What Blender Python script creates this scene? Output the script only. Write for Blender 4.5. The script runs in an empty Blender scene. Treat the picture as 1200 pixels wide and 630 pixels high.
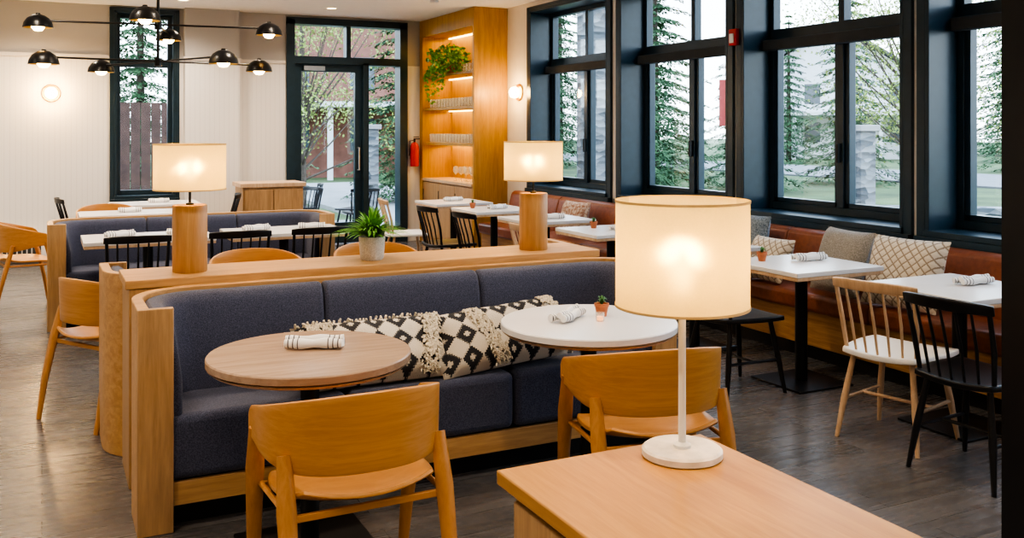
import bpy, math, random
from mathutils import Vector, Matrix
random.seed(7)
S=bpy.context.scene
C=S.collection
R=math.radians
try:
    S.view_settings.view_transform='AgX'; S.view_settings.look='AgX - High Contrast'
except Exception: pass

# ---------------------------------------------------------------- materials
def newmat(name):
    m=bpy.data.materials.new(name); m.use_nodes=True
    nt=m.node_tree; b=nt.nodes['Principled BSDF']
    return m,nt,b
def N(nt,t,**k):
    n=nt.nodes.new(t)
    for a,v in k.items(): setattr(n,a,v)
    return n
def coords(nt,scale=(1,1,1),rot=(0,0,0)):
    tc=N(nt,'ShaderNodeTexCoord'); mp=N(nt,'ShaderNodeMapping')
    mp.inputs['Scale'].default_value=scale; mp.inputs['Rotation'].default_value=rot
    nt.links.new(tc.outputs['Object'],mp.inputs['Vector']); return mp.outputs['Vector']
def ramp(nt,fac,stops):
    r=N(nt,'ShaderNodeValToRGB'); e=r.color_ramp.elements
    while len(e)<len(stops): e.new(.5)
    for i,(p,c) in enumerate(stops):
        e[i].position=p; e[i].color=(*c,1) if len(c)==3 else c
    nt.links.new(fac,r.inputs['Fac']); return r.outputs['Color']
def bump(nt,b,h,st=.2,dist=.01):
    bp=N(nt,'ShaderNodeBump'); bp.inputs['Strength'].default_value=st; bp.inputs['Distance'].default_value=dist
    nt.links.new(h,bp.inputs['Height']); nt.links.new(bp.outputs['Normal'],b.inputs['Normal'])
def M(name,col,rough=.5,metal=0,var=.08,ns=12,bs=0,emis=None,es=0,coat=0):
    m,nt,b=newmat(name)
    v=coords(nt); n=N(nt,'ShaderNodeTexNoise'); n.inputs['Scale'].default_value=ns; n.inputs['Detail'].default_value=4
    nt.links.new(v,n.inputs['Vector'])
    c=ramp(nt,n.outputs['Fac'],[(.3,tuple(x*(1-var) for x in col)),(.7,tuple(min(1,x*(1+var)) for x in col))])
    nt.links.new(c,b.inputs['Base Color'])
    b.inputs['Roughness'].default_value=rough; b.inputs['Metallic'].default_value=metal
    if bs: bump(nt,b,n.outputs['Fac'],bs)
    if emis:
        b.inputs['Emission Color'].default_value=(*emis,1); b.inputs['Emission Strength'].default_value=es
    if coat: b.inputs['Coat Weight'].default_value=coat
    return m
def wood(name,c1,c2,scale=(1,14,14),rough=.42,ns=2.2):
    m,nt,b=newmat(name)
    v=coords(nt,scale); n=N(nt,'ShaderNodeTexNoise'); n.inputs['Scale'].default_value=ns; n.inputs['Detail'].default_value=7
    n.inputs['Distortion'].default_value=.8; n.inputs['Roughness'].default_value=.6
    nt.links.new(v,n.inputs['Vector'])
    w=N(nt,'ShaderNodeTexNoise'); w.inputs['Scale'].default_value=ns*6; w.inputs['Detail'].default_value=3
    nt.links.new(v,w.inputs['Vector'])
    a=N(nt,'ShaderNodeMath',operation='MULTIPLY_ADD'); a.inputs[1].default_value=.3
    nt.links.new(w.outputs['Fac'],a.inputs[0]); nt.links.new(n.outputs['Fac'],a.inputs[2])
    c=ramp(nt,a.outputs[0],[(.45,c1),(.64,tuple((p+q)/2 for p,q in zip(c1,c2))),(.82,c2)])
    nt.links.new(c,b.inputs['Base Color']); b.inputs['Roughness'].default_value=rough
    bump(nt,b,a.outputs[0],.08,.004); return m
def fabric(name,c1,c2,ns=260,bs=.35):
    m,nt,b=newmat(name)
    v=coords(nt); n=N(nt,'ShaderNodeTexNoise'); n.inputs['Scale'].default_value=ns; n.inputs['Detail'].default_value=2
    nt.links.new(v,n.inputs['Vector'])
    c=ramp(nt,n.outputs['Fac'],[(.35,c1),(.65,c2)])
    nt.links.new(c,b.inputs['Base Color']); b.inputs['Roughness'].default_value=.9
    b.inputs['Sheen Weight'].default_value=.15
    bump(nt,b,n.outputs['Fac'],bs,.003); return m

OAKY=wood('oak_y',(.56,.32,.13),(.38,.19,.07),(14,1,14))
OAKZ=wood('oak_z',(.58,.33,.13),(.42,.215,.08),(14,14,1))
OAKP=wood('honey_oak_x',(.60,.36,.16),(.44,.24,.095),(1,14,14))
OAKPZ=wood('honey_oak_z',(.52,.32,.155),(.36,.21,.095),(14,14,1))
OAKC=wood('counter_oak',(.54,.285,.09),(.42,.205,.06),(14,1,14),.36)
PLY=wood('chair_ply',(.58,.29,.090),(.49,.225,.062),(1.2,5,26),.33,2.6)
PLYZ=wood('chair_leg_oak',(.52,.255,.080),(.42,.19,.052),(16,16,1),.38)
ASH=wood('light_ash',(.68,.48,.31),(.54,.35,.21),(12,12,1.2),.4)
CABW=wood('cabinet_golden_oak',(.54,.31,.06),(.40,.21,.035),(12,12,1),.4)
NAVY=fabric('denim_blue_wool',(.034,.040,.074),(.092,.102,.160))
LEATH=M('rust_leather',(.26,.082,.038),.36,0,.16,30,.1)
BLACK=M('slate_black_window_paint',(.022,.046,.066),.30,0,.1)
BLK=M('black_lacquer',(.010,.010,.012),.32,0,.1)
IRON=M('black_steel',(.013,.013,.015),.45,.3,.1,60)
WHITE=M('white_laminate',(.80,.78,.77),.25,0,.02,5)
WTAN=wood('tan_table_wood',(.46,.32,.225),(.35,.235,.16),(1,12,12),.25)
CREAM=M('cream_wall_paint',(.76,.71,.64),.7,0,.02)
CEIL=M('ceiling_white',(.90,.89,.87),.8,0,.02)
WLAC=M('white_enamel',(.82,.80,.77),.35,0,.02)
GOLD=M('brass_gold',(.85,.55,.16),.3,1,.05)
MARB=M('travertine',(.72,.64,.56),.35,0,.22,18,.05)
BULB=M('warm_bulb',(1,.9,.7),.5,0,.0,5,0,(1,.70,.28),18)
LED=M('led_strip',(1,.9,.7),.5,0,.0,5,0,(1,.70,.18),12)
TERRA=M('terracotta',(.48,.17,.08),.75,0,.15,40)
GREEN=M('leaf_green',(.14,.38,.04),.5,0,.4,18)
DGREEN=M('succulent_green',(.07,.22,.07),.5,0,.3,30)
SOIL=M('potting_soil',(.03,.02,.013),.95,0,.3,80)
POTW=M('speckled_ceramic',(.62,.60,.56),.55,0,.22,160)
RED=M('safety_red',(.60,.02,.015),.35,0,.08)
BANR=M('faded_red_banner',(.36,.055,.05),.7,0,.1)
GREY=M('dark_grey_shade',(.05,.055,.06),.7,0,.08)
STEEL=M('brushed_steel',(.6,.6,.6),.3,1,.05)
TAS=fabric('cream_yarn',(.50,.43,.32),(.74,.67,.55),120)
PILG=fabric('grey_beige_woven',(.24,.225,.20),(.40,.375,.34),140,.7)
PILB=fabric('blue_grey_woven',(.10,.14,.18),(.32,.37,.41),110,.7)
PILR=fabric('rust_pattern',(.35,.16,.10),(.66,.55,.45),40,.5)

def diamond(name,sc,c1,c2,lo,hi):
    m,nt,b=newmat(name); v=coords(nt,(sc,sc,sc)); sp=N(nt,'ShaderNodeSeparateXYZ'); nt.links.new(v,sp.inputs[0])
    o=[]
    for i in (0,2):
        pp=N(nt,'ShaderNodeMath',operation='PINGPONG'); pp.inputs[1].default_value=.5; nt.links.new(sp.outputs[i],pp.inputs[0]); o.append(pp)
    sb=N(nt,'ShaderNodeMath',operation='SUBTRACT'); nt.links.new(o[0].outputs[0],sb.inputs[0]); nt.links.new(o[1].outputs[0],sb.inputs[1])
    ab=N(nt,'ShaderNodeMath',operation='ABSOLUTE'); nt.links.new(sb.outputs[0],ab.inputs[0])
    n=N(nt,'ShaderNodeTexNoise'); n.inputs['Scale'].default_value=14; nt.links.new(v,n.inputs['Vector'])
    ad=N(nt,'ShaderNodeMath',operation='MULTIPLY_ADD'); ad.inputs[1].default_value=.18; nt.links.new(n.outputs['Fac'],ad.inputs[0]); nt.links.new(ab.outputs[0],ad.inputs[2])
    c=ramp(nt,ad.outputs[0],[(lo,c1),(hi,c2)]); nt.links.new(c,b.inputs['Base Color']); b.inputs['Roughness'].default_value=.95
    bump(nt,b,ad.outputs[0],.8,.01); return m
PILW=diamond('cream_diamond_weave',16,(.34,.27,.20),(.74,.67,.57),.14,.22)

def shade_mat(name,col):
    m=bpy.data.materials.new(name); m.use_nodes=True; nt=m.node_tree; nt.nodes.clear()
    o=N(nt,'ShaderNodeOutputMaterial'); mx=N(nt,'ShaderNodeMixShader'); d=N(nt,'ShaderNodeBsdfDiffuse'); t=N(nt,'ShaderNodeBsdfTranslucent')
    v=coords(nt,(1,1,1)); w=N(nt,'ShaderNodeTexNoise'); w.inputs['Scale'].default_value=220
    nt.links.new(v,w.inputs['Vector'])
    c=ramp(nt,w.outputs['Fac'],[(.3,tuple(x*.95 for x in col)),(.7,col)])
    nt.links.new(c,d.inputs['Color']); nt.links.new(c,t.inputs['Color'])
    mx.inputs[0].default_value=.5; nt.links.new(d.outputs[0],mx.inputs[1]); nt.links.new(t.outputs[0],mx.inputs[2])
    rf=N(nt,'ShaderNodeBsdfRefraction'); rf.inputs['IOR'].default_value=1.25; rf.inputs['Roughness'].default_value=.75; nt.links.new(c,rf.inputs['Color'])
    m2=N(nt,'ShaderNodeMixShader'); m2.inputs[0].default_value=.16; nt.links.new(mx.outputs[0],m2.inputs[1]); nt.links.new(rf.outputs[0],m2.inputs[2])
    nt.links.new(m2.outputs[0],o.inputs['Surface']); return m
SHADE=shade_mat('linen_shade',(.95,.79,.42))
SHTR=M('shade_trim',(.60,.42,.20),.8)

def glass_mat(name,tint=(1,1,1),refl=.06,white=0):
    m=bpy.data.materials.new(name); m.use_nodes=True; nt=m.node_tree; nt.nodes.clear()
    o=N(nt,'ShaderNodeOutputMaterial'); mx=N(nt,'ShaderNodeMixShader'); t=N(nt,'ShaderNodeBsdfTransparent'); g=N(nt,'ShaderNodeBsdfGlossy')
    t.inputs['Color'].default_value=(*tint,1); g.inputs['Roughness'].default_value=.02
    l=N(nt,'ShaderNodeLayerWeight'); l.inputs['Blend'].default_value=.15
    a=N(nt,'ShaderNodeMath',operation='MULTIPLY_ADD'); a.inputs[1].default_value=.3; a.inputs[2].default_value=refl
    nt.links.new(l.outputs['Facing'],a.inputs[0])
    nt.links.new(a.outputs[0],mx.inputs[0]); nt.links.new(t.outputs[0],mx.inputs[1]); nt.links.new(g.outputs[0],mx.inputs[2])
    out=mx.outputs[0]
    if white:
        w=N(nt,'ShaderNodeMixShader'); dd=N(nt,'ShaderNodeBsdfDiffuse'); dd.inputs['Color'].default_value=(.95,.92,.86,1)
        w.inputs[0].default_value=white; nt.links.new(out,w.inputs[1]); nt.links.new(dd.outputs[0],w.inputs[2]); out=w.outputs[0]
    nt.links.new(out,o.inputs['Surface']); return m
GLASS=glass_mat('window_glass',(.98,1,1),.01)
DRINK=glass_mat('drinking_glass',(.97,.97,.95),.14,.16)

def floor_mat():
    m,nt,b=newmat('wood_plank_floor'); v=coords(nt)
    br=N(nt,'ShaderNodeTexBrick'); br.inputs['Scale'].default_value=1; br.inputs['Brick Width'].default_value=1.22; br.inputs['Row Height'].default_value=.18
    br.inputs['Mortar Size'].default_value=.0016; br.inputs['Color1'].default_value=(.150,.142,.140,1); br.inputs['Color2'].default_value=(.104,.102,.104,1)
    br.inputs['Mortar'].default_value=(.05,.047,.046,1); br.offset=.37; nt.links.new(v,br.inputs['Vector'])
    v2=coords(nt,(1.1,13,1)); n=N(nt,'ShaderNodeTexNoise'); n.inputs['Scale'].default_value=2.2; n.inputs['Detail'].default_value=6; n.inputs['Distortion'].default_value=.4
    nt.links.new(v2,n.inputs['Vector'])
    c=ramp(nt,n.outputs['Fac'],[(.3,(.70,.68,.68)),(.7,(1.0,1.0,1.0))])
    mx=N(nt,'ShaderNodeMix',data_type='RGBA',blend_type='MULTIPLY'); mx.inputs[0].default_value=1
    nt.links.new(br.outputs['Color'],mx.inputs[6]); nt.links.new(c,mx.inputs[7]); nt.links.new(mx.outputs[2],b.inputs['Base Color'])
    rr=ramp(nt,n.outputs['Fac'],[(.3,(.32,)*3),(.7,(.22,)*3)]); nt.links.new(rr,b.inputs['Roughness'])
    b.inputs['Specular IOR Level'].default_value=.85
    bump(nt,b,n.outputs['Fac'],.012,.002); return m
def wall_mat():
    m,nt,b=newmat('beadboard_and_paint'); tc=N(nt,'ShaderNodeNewGeometry'); sp=N(nt,'ShaderNodeSeparateXYZ'); nt.links.new(tc.outputs['Position'],sp.inputs[0])
    a=N(nt,'ShaderNodeMath',operation='ADD'); nt.links.new(sp.outputs[0],a.inputs[0]); nt.links.new(sp.outputs[1],a.inputs[1])
    md=N(nt,'ShaderNodeMath',operation='PINGPONG'); md.inputs[1].default_value=.03; nt.links.new(a.outputs[0],md.inputs[0])
    g=N(nt,'ShaderNodeMath',operation='MULTIPLY'); g.inputs[1].default_value=1/.03; nt.links.new(md.outputs[0],g.inputs[0])
    gr=ramp(nt,g.outputs[0],[(.0,(.70,.67,.64)),(.14,(.82,.80,.77))])
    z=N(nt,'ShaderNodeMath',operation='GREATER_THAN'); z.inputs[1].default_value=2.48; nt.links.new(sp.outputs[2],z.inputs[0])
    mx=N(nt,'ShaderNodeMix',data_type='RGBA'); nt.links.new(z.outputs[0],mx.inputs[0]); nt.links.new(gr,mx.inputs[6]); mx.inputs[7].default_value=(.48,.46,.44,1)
    nt.links.new(mx.outputs[2],b.inputs['Base Color']); b.inputs['Roughness'].default_value=.6; return m
def kilim():
    m,nt,b=newmat('kilim_woven_diamonds'); v=coords(nt,(11,11,11))
    sn=N(nt,'ShaderNodeVectorMath',operation='SNAP'); sn.inputs[1].default_value=(.09,.09,.09); nt.links.new(v,sn.inputs[0])
    sp=N(nt,'ShaderNodeSeparateXYZ'); nt.links.new(sn.outputs[0],sp.inputs[0])
    pp=N(nt,'ShaderNodeMath',operation='PINGPONG'); pp.inputs[1].default_value=.6; nt.links.new(sp.outputs[0],pp.inputs[0])
    fr=N(nt,'ShaderNodeMath',operation='PINGPONG'); fr.inputs[1].default_value=.6; nt.links.new(sp.outputs[2],fr.inputs[0])
    sb=N(nt,'ShaderNodeMath',operation='ADD'); nt.links.new(pp.outputs[0],sb.inputs[0]); nt.links.new(fr.outputs[0],sb.inputs[1])
    n=N(nt,'ShaderNodeTexNoise'); n.inputs['Scale'].default_value=20; nt.links.new(v,n.inputs['Vector'])
    ad=N(nt,'ShaderNodeMath',operation='MULTIPLY_ADD'); ad.inputs[1].default_value=.12; nt.links.new(n.outputs['Fac'],ad.inputs[0]); nt.links.new(sb.outputs[0],ad.inputs[2])
    c=ramp(nt,ad.outputs[0],[(.22,(.60,.54,.45)),(.26,(.035,.035,.04)),(.62,(.035,.035,.04)),(.67,(.64,.58,.49))])
    nt.links.new(c,b.inputs['Base Color']); b.inputs['Roughness'].default_value=.95; bump(nt,b,n.outputs['Fac'],.6,.006); return m
def stripes():
    m,nt,b=newmat('striped_napkin'); v=coords(nt); sp=N(nt,'ShaderNodeSeparateXYZ'); nt.links.new(v,sp.inputs[0])
    ab=N(nt,'ShaderNodeMath',operation='ABSOLUTE'); nt.links.new(sp.outputs[0],ab.inputs[0])
    s=N(nt,'ShaderNodeMath',operation='PINGPONG'); s.inputs[1].default_value=.0095; nt.links.new(ab.outputs[0],s.inputs[0])
    l=N(nt,'ShaderNodeMath',operation='LESS_THAN'); l.inputs[1].default_value=.0024; nt.links.new(s.outputs[0],l.inputs[0])
    g=N(nt,'ShaderNodeMath',operation='GREATER_THAN'); g.inputs[1].default_value=.055; nt.links.new(ab.outputs[0],g.inputs[0])
    mu=N(nt,'ShaderNodeMath',operation='MULTIPLY'); nt.links.new(l.outputs[0],mu.inputs[0]); nt.links.new(g.outputs[0],mu.inputs[1])
    c=ramp(nt,mu.outputs[0],[(.4,(.82,.80,.78)),(.6,(.12,.12,.14))]); nt.links.new(c,b.inputs['Base Color']); b.inputs['Roughness'].default_value=.85; return m
def stone():
    m,nt,b=newmat('stacked_stone'); g=N(nt,'ShaderNodeTexVoronoi'); g.inputs['Scale'].default_value=5
    mp=coords(nt,(1,1,2.6)); nt.links.new(mp,g.inputs['Vector'])
    c=ramp(nt,g.outputs['Color'],[(.2,(.09,.10,.11)),(.8,(.25,.26,.27))]); nt.links.new(c,b.inputs['Base Color']); b.inputs['Roughness'].default_value=.9
    bump(nt,b,g.outputs['Distance'],.8,.05); return m
FLOOR=floor_mat(); WALL=wall_mat(); KIL=kilim(); NAP=stripes(); STONE=stone()

# ---------------------------------------------------------------- mesh builder
class MB:
    def __init__(s): s.v=[]; s.f=[]
    def add(s,vs,fs):
        n=len(s.v); s.v+=[tuple(v) for v in vs]; s.f+=[tuple(i+n for i in f) for f in fs]; return s
    def box(s,x0,x1,y0,y1,z0,z1):
        return s.add([(x0,y0,z0),(x1,y0,z0),(x1,y1,z0),(x0,y1,z0),(x0,y0,z1),(x1,y0,z1),(x1,y1,z1),(x0,y1,z1)],
            [(0,3,2,1),(4,5,6,7),(0,1,5,4),(1,2,6,5),(2,3,7,6),(3,0,4,7)])
    def path(s,pts,r,n=10,sx=1,sy=1):
        pts=[Vector(p) for p in pts]; rr=r if isinstance(r,(list,tuple)) else [r]*len(pts)
        vs=[];fs=[]
        for i,p in enumerate(pts):
            d=(pts[min(i+1,len(pts)-1)]-pts[max(i-1,0)]).normalized()
            up=Vector((1,0,0)) if abs(d.x)<.9 else Vector((0,1,0))
            a=d.cross(up).normalized(); b=d.cross(a).normalized()
            for k in range(n):
                t=2*math.pi*k/n; vs.append(p+a*math.cos(t)*rr[i]*sx+b*math.sin(t)*rr[i]*sy)
        for i in range(len(pts)-1):
            for k in range(n):
                k2=(k+1)%n; fs.append((i*n+k,i*n+k2,(i+1)*n+k2,(i+1)*n+k))
        fs.append(tuple(range(n))[::-1]); fs.append(tuple((len(pts)-1)*n+k for k in range(n)))
        return s.add(vs,fs)
    def lathe(s,prof,c=(0,0,0),n=32):
        vs=[];fs=[];idx=[]
        for r,z in prof:
            if r<1e-5: idx.append([len(vs)]); vs.append((c[0],c[1],c[2]+z))
            else:
                idx.append(list(range(len(vs),len(vs)+n)))
                vs+=[(c[0]+r*math.cos(2*math.pi*k/n),c[1]+r*math.sin(2*math.pi*k/n),c[2]+z) for k in range(n)]
        for a,b in zip(idx,idx[1:]):
            for k in range(n):
                k2=(k+1)%n
                if len(a)==1 and len(b)==1: continue
                if len(a)==1: fs.append((a[0],b[k2],b[k]))
                elif len(b)==1: fs.append((a[k],a[k2],b[0]))
                else: fs.append((a[k],a[k2],b[k2],b[k]))
        return s.add(vs,fs)
    def sweep(s,path,prof):
        vs=[];fs=[];m=len(prof)
        for (x,y,nx,ny) in path:
            for o,z in prof: vs.append((x+nx*o,y+ny*o,z))
        for i in range(len(path)-1):
            for k in range(m):
                k2=(k+1)%m; fs.append((i*m+k,i*m+k2,(i+1)*m+k2,(i+1)*m+k))
        fs.append(tuple(range(m))); fs.append(tuple((len(path)-1)*m+k for k in range(m))[::-1])
        return s.add(vs,fs)
    def grid(s,fn,nu,nv):
        vs=[fn(i/(nu-1),j/(nv-1)) for i in range(nu) for j in range(nv)]
        fs=[(i*nv+j,(i+1)*nv+j,(i+1)*nv+j+1,i*nv+j+1) for i in range(nu-1) for j in range(nv-1)]
        return s.add(vs,fs)
    def xf(s,mat):
        s.v=[tuple(mat@Vector(v)) for v in s.v]; return s
    def obj(s,name,mat,parent=None,bevel=0,solid=0,sub=0,loc=None,rot=None,seg=2):
        me=bpy.data.meshes.new(name); me.from_pydata(s.v,[],s.f)
        import bmesh
        bm=bmesh.new(); bm.from_mesh(me); bmesh.ops.recalc_face_normals(bm,faces=bm.faces); bm.to_mesh(me); bm.free()
        for m in (mat if isinstance(mat,(list,tuple)) else [mat]): me.materials.append(m)
        me.polygons.foreach_set('use_smooth',[True]*len(me.polygons)); me.set_sharp_from_angle(angle=R(38))
        o=bpy.data.objects.new(name,me); C.objects.link(o)
        if parent: o.parent=parent
        if loc: o.location=loc
        if rot: o.rotation_euler=rot
        if solid:
            q=o.modifiers.new('s','SOLIDIFY'); q.thickness=solid; q.offset=0
        if bevel:
            q=o.modifiers.new('b','BEVEL'); q.width=bevel; q.segments=seg; q.limit_method='ANGLE'; q.angle_limit=R(35)
        if sub:
            q=o.modifiers.new('u','SUBSURF'); q.levels=sub; q.render_levels=sub
        return o
def tag(o,label,cat,group=None):
    o['label']=label; o['category']=cat
    if group: o['group']=group
    return o
def thing(name,loc,rz,label,cat,group=None):
    e=bpy.data.objects.new(name,None); e.empty_display_size=.1; C.objects.link(e)
    e.location=loc; e.rotation_euler=(0,0,rz); return tag(e,label,cat,group)
def struct(o,label=None):
    o['kind']='structure'
    if label: o['label']=label
    return o
def dup(root,loc,rz=0,label=None,sc=None,rot=None):
    n=root.copy(); C.objects.link(n); n.location=loc; n.rotation_euler=rot or (0,0,rz)
    if sc: n.scale=(sc,sc,sc)
    if label: n['label']=label
    def rec(a,b):
        for c in list(a.children):
            d=c.copy(); C.objects.link(d); d.parent=b; rec(c,d)
    rec(root,n); return n
def light(name,typ,loc,e,col,parent=None,size=.1,rot=(0,0,0),**k):
    l=bpy.data.lights.new(name,typ); l.energy=e; l.color=col
    if typ in('POINT','SPOT'): l.shadow_soft_size=size
    if typ=='AREA': l.size=size
    for a,v in k.items(): setattr(l,a,v)
    o=bpy.data.objects.new(name,l); C.objects.link(o); o.location=loc; o.rotation_euler=rot
    if parent: o.parent=parent
    return o

# ---------------------------------------------------------------- room shell
XW=5.3; YB=12.7; CZ=3.12
struct(MB().box(-3.2,XW+.4,-3,YB+.3,-.1,0).obj('floor',FLOOR))
struct(MB().box(-3.2,XW+.4,-3,YB+.3,CZ,CZ+.12).obj('ceiling',CEIL))
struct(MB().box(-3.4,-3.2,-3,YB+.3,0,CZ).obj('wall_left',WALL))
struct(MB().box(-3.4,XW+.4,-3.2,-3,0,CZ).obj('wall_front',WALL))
wins=[(8.40,10.15),(6.46,8.16),(4.61,6.28),(2.75,4.43),(.9,2.58),(-1.0,.7)]
ZS,ZH=.88,3.02
w=MB(); w.box(XW,XW+.36,-3,YB+.3,0,ZS); w.box(XW,XW+.36,-3,YB+.3,ZH,CZ)
edges=[YB+.3]+[v for a,b in wins for v in (b,a)]+[-3]
for i in range(0,len(edges),2): w.box(XW,XW+.36,edges[i+1],edges[i],ZS,ZH)
struct(w.obj('wall_right',CREAM))
w=MB(); y0,y1=YB,YB+.26
w.box(-3.2,.80,y0,y1,0,CZ).box(.80,1.52,y0,y1,0,.72).box(.80,1.52,y0,y1,3.06,CZ).box(1.52,2.98,y0,y1,0,CZ)
w.box(2.98,4.59,y0,y1,3.06,CZ).box(4.59,XW,y0,y1,0,CZ)
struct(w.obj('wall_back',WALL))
struct(MB().box(1.62,2.29,YB-.16,YB,0,CZ).obj('trim_1',WALL),'pilaster clad in beadboard')
t=MB()
for a,b,y in ((-3.2,.74,YB),(2.29,2.92,YB),(1.6,2.31,YB-.16)): t.box(a,b,y-.02,y,2.46,2.50)
struct(t.obj('trim_2',CREAM),'thin cap moulding above the beadboard')
struct(MB().box(-3.2,.76,YB-.02,YB,0,.1).box(2.29,2.92,YB-.02,YB,0,.1).obj('baseboard_back',CREAM))

def make_window(idx,w,z0,z1,loc,rz,depth,zt,mull=True,shade=True,uppermull=True,cas=.07):
    """local: x width, y outward"""
    h=w/2; f=MB()
    f.box(-h-cas,-h+.0,-.03,.0,z0-.05,z1+.03).box(h,h+cas,-.03,.0,z0-.05,z1+.03).box(-h-cas,h+cas,-.03,0,z1,z1+.04)
    f.box(-h,-h+.03,-.03,depth+.05,z0,z1).box(h-.03,h,-.03,depth+.05,z0,z1).box(-h,h,-.03,depth+.05,z1-.03,z1).box(-h,h,-.05,depth+.05,z0,z0+.04)
    f.box(-h-cas,h+cas,-.06,0,z0-.05,z0)
    d0,d1=depth-.05,depth+.03
    f.box(-h+.03,-h+.08,d0,d1,z0+.04,z1-.03).box(h-.08,h-.03,d0,d1,z0+.04,z1-.03)
    f.box(-h+.08,h-.08,d0,d1,z0+.04,z0+.10).box(-h+.08,h-.08,d0,d1,z1-.08,z1-.03)
    f.box(-h+.08,h-.08,d0-.02,d1,zt-.05,zt+.05)
    if mull: f.box(-.035,.035,d0-.01,d1,z0+.10,zt-.04)
    if uppermull: f.box(-.03,.03,d0,d1,zt+.04,z1-.08)
    if mull:
        for s in (-1,1):
            xa,xb=sorted((s*.035,s*(h-.08)))
            f.box(xa,xa+.04,d0+.01,d1,z0+.10,zt-.04).box(xb-.04,xb,d0+.01,d1,z0+.10,zt-.04).box(xa,xb,d0+.01,d1,z0+.10,z0+.14).box(xa,xb,d0+.01,d1,zt-.09,zt-.04)
    o=f.obj('window_%d'%idx,BLACK,None,.004); o.location=loc; o.rotation_euler=(0,0,rz); struct(o,'tall slate-black framed window with transom')
    MB().box(-h+.07,h-.07,depth,depth+.006,z0+.08,z1-.07).obj('glass_pane',GLASS,o)
    if shade:
        MB().box(-h+.04,h-.04,depth-.14,depth-.06,zt-.13,zt-.04).obj('roller_shade',GREY,o,.01)
    if mull:
        MB().box(-.012,.012,d0-.045,d0-.01,z0+.45,z0+.60).obj('window_latch',BLK,o,.003)
    return o
for i,(a,b) in enumerate(wins):
    make_window(i+1,b-a,ZS,ZH,(XW,(a+b)/2,0),-math.pi/2,.30,2.38)
make_window(7,.72,.72,3.06,(1.16,YB,0),0,.16,2.42,False,False,False,.05)
d=MB(); xa,xb=2.98,4.59
for a,b in ((xa-.05,xa+.06),(xb-.06,xb+.05),(3.99,4.07)): d.box(a,b,YB-.03,YB+.2,0,3.06 if a!=3.99 else 2.5)
d.box(xa+.06,xb-.06,YB-.03,YB+.2,2.47,2.57).box(xa-.05,xb+.05,YB-.03,YB+.2,3.0,3.09).box(3.76,3.82,YB,YB+.15,2.57,3.0).box(4.07,4.53,YB,YB+.15,0,.22)
dr=struct(d.obj('door_1',BLACK),'black storefront door with sidelight and transom')
MB().box(3.04,3.14,YB+.03,YB+.1,.02,2.47).box(3.89,3.99,YB+.03,YB+.1,.02,2.47).box(3.14,3.89,YB+.03,YB+.1,.02,.3).box(3.14,3.89,YB+.03,YB+.1,2.37,2.47).obj('door_leaf',BLACK,dr)
MB().path([(3.93,YB+.03,1.02),(3.93,YB-.04,1.02),(3.93,YB-.04,1.33),(3.93,YB+.03,1.33)],.011).obj('door_handle',STEEL,dr)
MB().box(3.16,3.45,YB-.04,YB+.03,2.38,2.44).obj('door_closer',STEEL,dr)
MB().box(3.1,3.95,YB+.06,YB+.066,.2,2.4).box(4.05,4.55,YB+.06,YB+.066,.2,2.5).box(3.02,4.55,YB+.06,YB+.066,2.55,3.02).obj('glass_pane',GLASS,dr)
struct(MB().box(2.78,3.0,1.82,2.04,0,CZ).obj('trim_3',BLK),'black steel column')

# ---------------------------------------------------------------- booths
def booth(loc,rz,W,D,label,splits,H=.89):
    r=thing('upholstered_booth',loc,rz,label,'booth')
    h=W/2; rad=.28
    def arc(cx,cy,a0,a1,n=10):
        out=[]
        for i in range(n+1):
            a=a0+(a1-a0)*i/n; c,s=math.cos(a),math.sin(a); out.append((cx+rad*c,cy+rad*s,-c,-s))
        return out
    L=arc(-h+rad,D-rad,math.pi,math.pi/2); Rr=arc(h-rad,D-rad,math.pi/2,0)
    full=[(-h,0,1,0)]+L+Rr+[(h,0,-1,0)]
    MB().sweep(full,[(0,0),(.045,0),(.045,H),(0,H)]).obj('wood_shell',OAKP,r,.004)
    for s in (-1,1):
        a,b=sorted((s*h,s*(h-.135)))
        MB().box(a,b,-.03,.0,0,H).obj('end_panel',OAKPZ,r,.004)
    MB().box(-h+.135,h-.135,-.004,.02,.095,.19).obj('base_rail',OAKP,r,.003)
    MB().box(-h+.1,h-.1,.06,D-.12,0,.19).obj('plinth',BLK,r)
    xs=[-h+.10]+splits+[h-.10]
    for a,b in zip(xs,xs[1:]):
        MB().box(a+.002,b-.002,-.014,D-.13,.195,.456).obj('seat_cushion',NAVY,r,.034,seg=4)
    k=H-.89
    pr=[(.047,.44),(.175,.44),(.172,.6),(.150,.76+k),(.138,.82+k),(.118,.858+k),(.092,.875+k),(.049,.876+k)]
    g=.002
    MB().sweep([(-h,.002,1,0)]+L+[(splits[0]-g,D,0,-1)],pr).obj('back_cushion',NAVY,r,.018,seg=3)
    for a,b in zip(splits,splits[1:]):
        MB().sweep([(a+g,D,0,-1),(b-g,D,0,-1)],pr).obj('back_cushion',NAVY,r,.018,seg=3)
    MB().sweep([(splits[-1]+g,D,0,-1)]+Rr+[(h,.002,-1,0)],pr).obj('back_cushion',NAVY,r,.018,seg=3)
    return r
booth((1.6165,3.98,0),0,2.567,.52,'curved booth in denim blue wool upholstery with oak shell',[-.43,.37])
booth((1.60,5.41,0),math.pi,2.66,.52,'blue booth backing onto the oak divider, facing away',[-.4,.4])
booth((1.19,8.30,0),0,2.305,.55,'blue wool booth with oak frame beside black spindle chairs',[-.38,.38],.84)
r=thing('divider_ledge',(1.56,4.695,0),0,'low oak divider wall between back-to-back booths','partition')
MB().box(-1.215,1.2,-.188,.188,0,.885).obj('divider_body',OAKPZ,r,.003)
MB().box(-1.23,1.22,-.193,.193,.885,.925).obj('ledge_top',OAKP,r,.004)

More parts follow.
